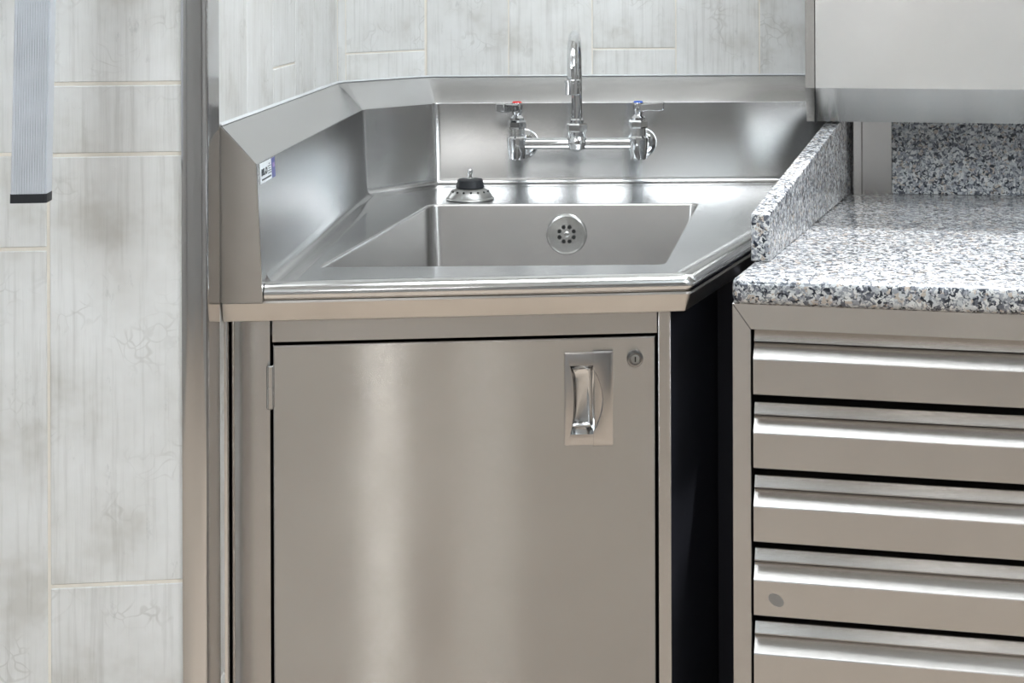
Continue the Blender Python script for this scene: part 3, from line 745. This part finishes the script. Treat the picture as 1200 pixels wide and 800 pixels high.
# ------------------------------------------------------------------ drawer cabinet
CF = Frame(GFr.p(0.0015, -0.010, 0).xy, GA)
dcab = thing('drawer_cabinet', 'stainless steel cabinet of shallow drawers under the granite worktop', 'cabinet', tuple(CF.p(0.4, -0.3, 0)))
W_ = 0.95; ZC_T = DECK - 0.0312
k0 = CF.px(880.5, 600)[0]; kz = CF.px(880.5, 386)[1]
sw = k0
# mitred frame
bm = bmesh.new()
v_ = [CF.p(0, 0, 0.10), CF.p(sw, 0, 0.10), CF.p(sw, 0, kz), CF.p(0, 0, ZC_T)]; u_ = [CF.p(0, -0.03, 0.10), CF.p(sw, -0.03, 0.10), CF.p(sw, -0.03, kz), CF.p(0, -0.03, ZC_T)]
hexa(bm, v_ + u_); bevel(bm, 0.0007, 1); mk('left_stile', bm, 'frame', dcab)
bm = bmesh.new()
v_ = [CF.p(sw, 0, kz), CF.p(W_ - sw, 0, kz), CF.p(W_, 0, ZC_T), CF.p(0, 0, ZC_T)]; u_ = [CF.p(sw, -0.03, kz), CF.p(W_ - sw, -0.03, kz), CF.p(W_, -0.03, ZC_T), CF.p(0, -0.03, ZC_T)]
hexa(bm, v_ + u_); bevel(bm, 0.0007, 1); mk('top_rail', bm, 'frame', dcab)
boxobj('right_stile', CF, W_ - sw, W_, -0.03, 0, 0.10, kz, 'frame', dcab, 0.0007)
boxobj('bottom_rail', CF, sw, W_ - sw, -0.03, 0, 0.10, 0.128, 'frame', dcab, 0.0007)
boxobj('toe_kick', CF, 0.02, W_ - 0.02, -0.09, -0.07, 0.0, 0.10, 'frame', dcab, 0.0007)
sideA = CF.p(0.001, -0.03, 0).xy; sideB = sideA + sd * 0.60; ofs = Vector((sd.y, -sd.x)) * 0.0015
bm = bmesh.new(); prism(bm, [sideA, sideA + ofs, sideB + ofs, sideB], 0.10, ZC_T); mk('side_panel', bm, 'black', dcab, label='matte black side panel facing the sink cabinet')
bm = bmesh.new(); fbox(bm, CF, W_ - 0.0025, W_ - 0.001, -0.62, -0.03, 0.10, ZC_T); mk('side_panel', bm, 'steel', dcab)
bm = bmesh.new(); ca = CF.p(sw - 0.008, -0.045, 0).xy
prism(bm, [ca, CF.p(W_ - sw + 0.008, -0.045, 0).xy, CF.p(W_ - sw + 0.008, -0.58, 0).xy, ca + sd * 0.56], 0.105, kz + 0.004); mk('carcass', bm, 'dark', dcab)
PZ = (CF.px(882, 419.5)[1] - CF.px(882, 763.5)[1]) / 4
z_top1 = CF.px(882, 387)[1] - 0.001
lipz = z_top1 - CF.px(882, 419.5)[1]
facez = CF.px(882, 419.5)[1] - CF.px(882, 461)[1]
n = 8
for i in range(n):
    zt_ = z_top1 - i * PZ
    a0, a1 = sw + 0.0030, W_ - sw - 0.0030
    zl = zt_ - lipz
    # pull channel and face: one bent sheet with closed ends
    prof = [(-0.042, zt_ - 0.014), (-0.0115, zt_ - 0.0155), (-0.0100, zt_ - 0.0165), (0.0020, zl + 0.0016), (0.0034, zl + 0.0004), (0.0040, zl - 0.0010), (0.0040, zl - facez + 0.0010), (0.0032, zl - facez), (-0.042, zl - facez)]
    bm = bmesh.new()
    A_ = [bm.verts.new(CF.p(a0, d_, z_)) for d_, z_ in prof]; B_ = [bm.verts.new(CF.p(a1, d_, z_)) for d_, z_ in prof]
    for j in range(len(prof)): bm.faces.new((A_[j], A_[(j+1) % len(prof)], B_[(j+1) % len(prof)], B_[j]))
    bm.faces.new(A_[::-1]); bm.faces.new(B_)
    dr = mk('drawer', bm, 'drawer', dcab, sharp=20)
    fl = [(-0.040, zt_ - 0.0138), (-0.009, zt_ - 0.0138), (-0.0072, zt_ - 0.0132), (-0.0074, zt_ - 0.0118), (-0.0150, zt_ - 0.0008), (-0.0165, zt_), (-0.040, zt_)]
    bm = bmesh.new()
    A_ = [bm.verts.new(CF.p(a0, d_, z_)) for d_, z_ in fl]; B_ = [bm.verts.new(CF.p(a1, d_, z_)) for d_, z_ in fl]
    for j in range(len(fl)): bm.faces.new((A_[j], A_[(j+1) % 7], B_[(j+1) % 7], B_[j]))
    bm.faces.new(A_[::-1]); bm.faces.new(B_)
    mk('pull_flange', bm, 'drawer', dr, sharp=20)
    if i == 3:
        os_, oz_ = CF.px(909.5, 703, 0.004)
        bm = bmesh.new(); lathe(bm, [(1, 0), (1, 0.0003), (0, 0.0003)], (0, 0, 0), (0, 0, 1), 28)
        for v in bm.verts:
            x_, y_, h_ = v.co; c_, s_ = math.cos(R(-32)), math.sin(R(-32)); X_, Y_ = x_*0.0098, y_*0.0066
            v.co = CF.p(os_ + X_*c_ - Y_*s_, 0.0040 + h_, oz_ + X_*s_ + Y_*c_)
        mk('oval_mark', bm, 'mark', dr, label='small dull grey oval mark')

# dark panel closing the gap between the two cabinets
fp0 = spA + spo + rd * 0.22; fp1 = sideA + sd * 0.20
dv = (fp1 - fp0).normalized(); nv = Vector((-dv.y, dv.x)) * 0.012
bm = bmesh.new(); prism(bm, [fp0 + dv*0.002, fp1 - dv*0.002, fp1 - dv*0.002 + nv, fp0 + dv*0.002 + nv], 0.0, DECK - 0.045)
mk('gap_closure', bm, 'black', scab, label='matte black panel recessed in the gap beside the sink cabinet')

# ------------------------------------------------------------------ wall unit over the granite worktop
HF = Frame((0, 2.39), R(-10.5))
hl = at_y(943, 60, 2.40).x / HF.e.x
HF = Frame(at_y(943.5, 60, 2.385).xy, R(-10.5))
Hn = thing('wall_unit', 'stainless steel wall unit with inward sloping chin above the granite worktop', 'wall cabinet', tuple(HF.p(0.4, -0.1, 1.03)))
fz = HF.px(1050, 104.5)[1]; HB = DECK + 0.1300; HTOP = 1.70
hp0 = HF.px(955, 60)[0]
def chin(name, a0, a1, dd, m):
    bm = bmesh.new(); prof = [(-0.335, HTOP), (dd, HTOP), (dd, fz + 0.001), (dd - 0.0012, fz - 0.0005), (dd - 0.060, HB), (-0.335, HB)]
    A_ = [bm.verts.new(HF.p(a0, d_, z_)) for d_, z_ in prof]; B_ = [bm.verts.new(HF.p(a1, d_, z_)) for d_, z_ in prof]
    for j in range(6): bm.faces.new((A_[j], A_[(j+1) % 6], B_[(j+1) % 6], B_[j]))
    bm.faces.new(A_[::-1]); bm.faces.new(B_)
    return mk(name, bm, m, Hn, sharp=20)
chin('end_cap', 0.0, hp0 - 0.0008, 0.0, 'frame')
chin('front_panel', hp0 + 0.0006, 1.0, 0.0012, 'hood')
boxobj('joint', HF, hp0 - 0.001, hp0 + 0.001, -0.32, -0.004, HB + 0.002, HTOP - 0.001, 'dark', Hn, 0)

# ------------------------------------------------------------------ ribbed aluminium pole hanging in front of the tiles
PD = 1.565
pb = at_y(36.5, 236, PD); ptp = at_y(41.5, 0, PD)
ax = (ptp - pb).normalized()
pole = thing('ribbed_pole', 'ribbed grey aluminium pole with black end cap hanging on the tiled wall', 'pole', tuple(pb))
hw, th_ = 0.0178, 0.013
sec = []
nr = 13
for k in range(nr):
    x0 = -hw + 0.002 + (2*hw - 0.004) * k / nr; x1 = -hw + 0.002 + (2*hw - 0.004) * (k + 1) / nr; g_ = (x1 - x0) * 0.22
    sec += [(x0, -th_), (x1 - g_, -th_), (x1 - g_, -th_ + 0.0011), (x1, -th_ + 0.0011)]
sec = [(-hw, -th_ + 0.003), (-hw + 0.001, -th_ + 0.0005)] + sec + [(hw - 0.001, -th_ + 0.0005), (hw, -th_ + 0.003), (hw, th_ - 0.002), (hw - 0.002, th_), (-hw + 0.002, th_), (-hw, th_ - 0.002)]
yaw = Vector((FW.e.x, FW.e.y, 0)); yn = Vector((-FW.e.y, FW.e.x, 0))
def pole_seg(name, sec_, t0, t1, m):
    bm = bmesh.new()
    A_ = [bm.verts.new(pb + ax*t0 + yaw*x_ + yn*y_) for x_, y_ in sec_]; B_ = [bm.verts.new(pb + ax*t1 + yaw*x_ + yn*y_) for x_, y_ in sec_]
    k_ = len(sec_)
    for j in range(k_): bm.faces.new((A_[j], A_[(j+1) % k_], B_[(j+1) % k_], B_[j]))
    bm.faces.new(A_[::-1]); bm.faces.new(B_); return mk(name, bm, m, pole, sharp=20)
pole_seg('profile', sec, 0.0085, 0.95, 'alu')
csec = [(x_, y_) for x_, y_ in fillet([(-hw - 0.0004, -th_ - 0.0004), (hw + 0.0004, -th_ - 0.0004), (hw + 0.0004, th_), (-hw - 0.0004, th_)], 0.003, 4, True)]
pole_seg('end_cap', csec, 0.0, 0.0092, 'rubber')
gap = 0.0
bq = pb + ax * 0.80
bm = bmesh.new()
wall_d = (FW.p(0, 0, 0).xy - bq.xy).dot(Vector((-FW.e.y, FW.e.x)))
hexa(bm, [bq + yaw*x_ + yn*y_ + Vector((0, 0, z_)) for z_ in (-0.02, 0.02) for x_, y_ in ((-0.012, 0.012), (0.012, 0.012), (0.012, wall_d), (-0.012, wall_d))])
bevel(bm, 0.001); mk('wall_bracket', bm, 'dullchrome', pole)

# ------------------------------------------------------------------ housings of the ceiling lamps and the added fill lamps
for (nn_, x, y, sx, sy, p, c), lab in zip(TUBES, ('wide flat white fill lamp added above the sink', 'square white fill lamp added by the right wall', 'square white fill lamp added by the left wall', 'long white ceiling lamp left behind the viewer', 'slim white ceiling lamp right behind the viewer')):
    bm = bmesh.new(); fr_ = Frame((x, y), 0); dp_ = 0.30 if 'panel' in nn_ else 0.0; fbox(bm, fr_, -sx/2 - 0.02, sx/2 + 0.02, -sy/2 - 0.02, sy/2 + 0.02, CEIL - 0.07 - dp_, CEIL - dp_)
    bevel(bm, 0.004)
    if dp_: lathe(bm, [(0.008, CEIL - dp_ - 0.002), (0.008, CEIL)], (x, y, 0), (0, 0, 1), 12)
    mk('ceiling_and_fill_lamp', bm, 'housing', label=lab, cat='lamp')
lathe_obj('downlight', [(0.0, 0.0), (0.045, 0.0), (0.045, 0.03), (0.05, 0.065), (0.0, 0.065)], SPOT[0] + Vector((0, 0, 0.010)), (0, 0, 1), 'housing', None, 28, label='small round ceiling downlight over the granite worktop', cat='lamp')
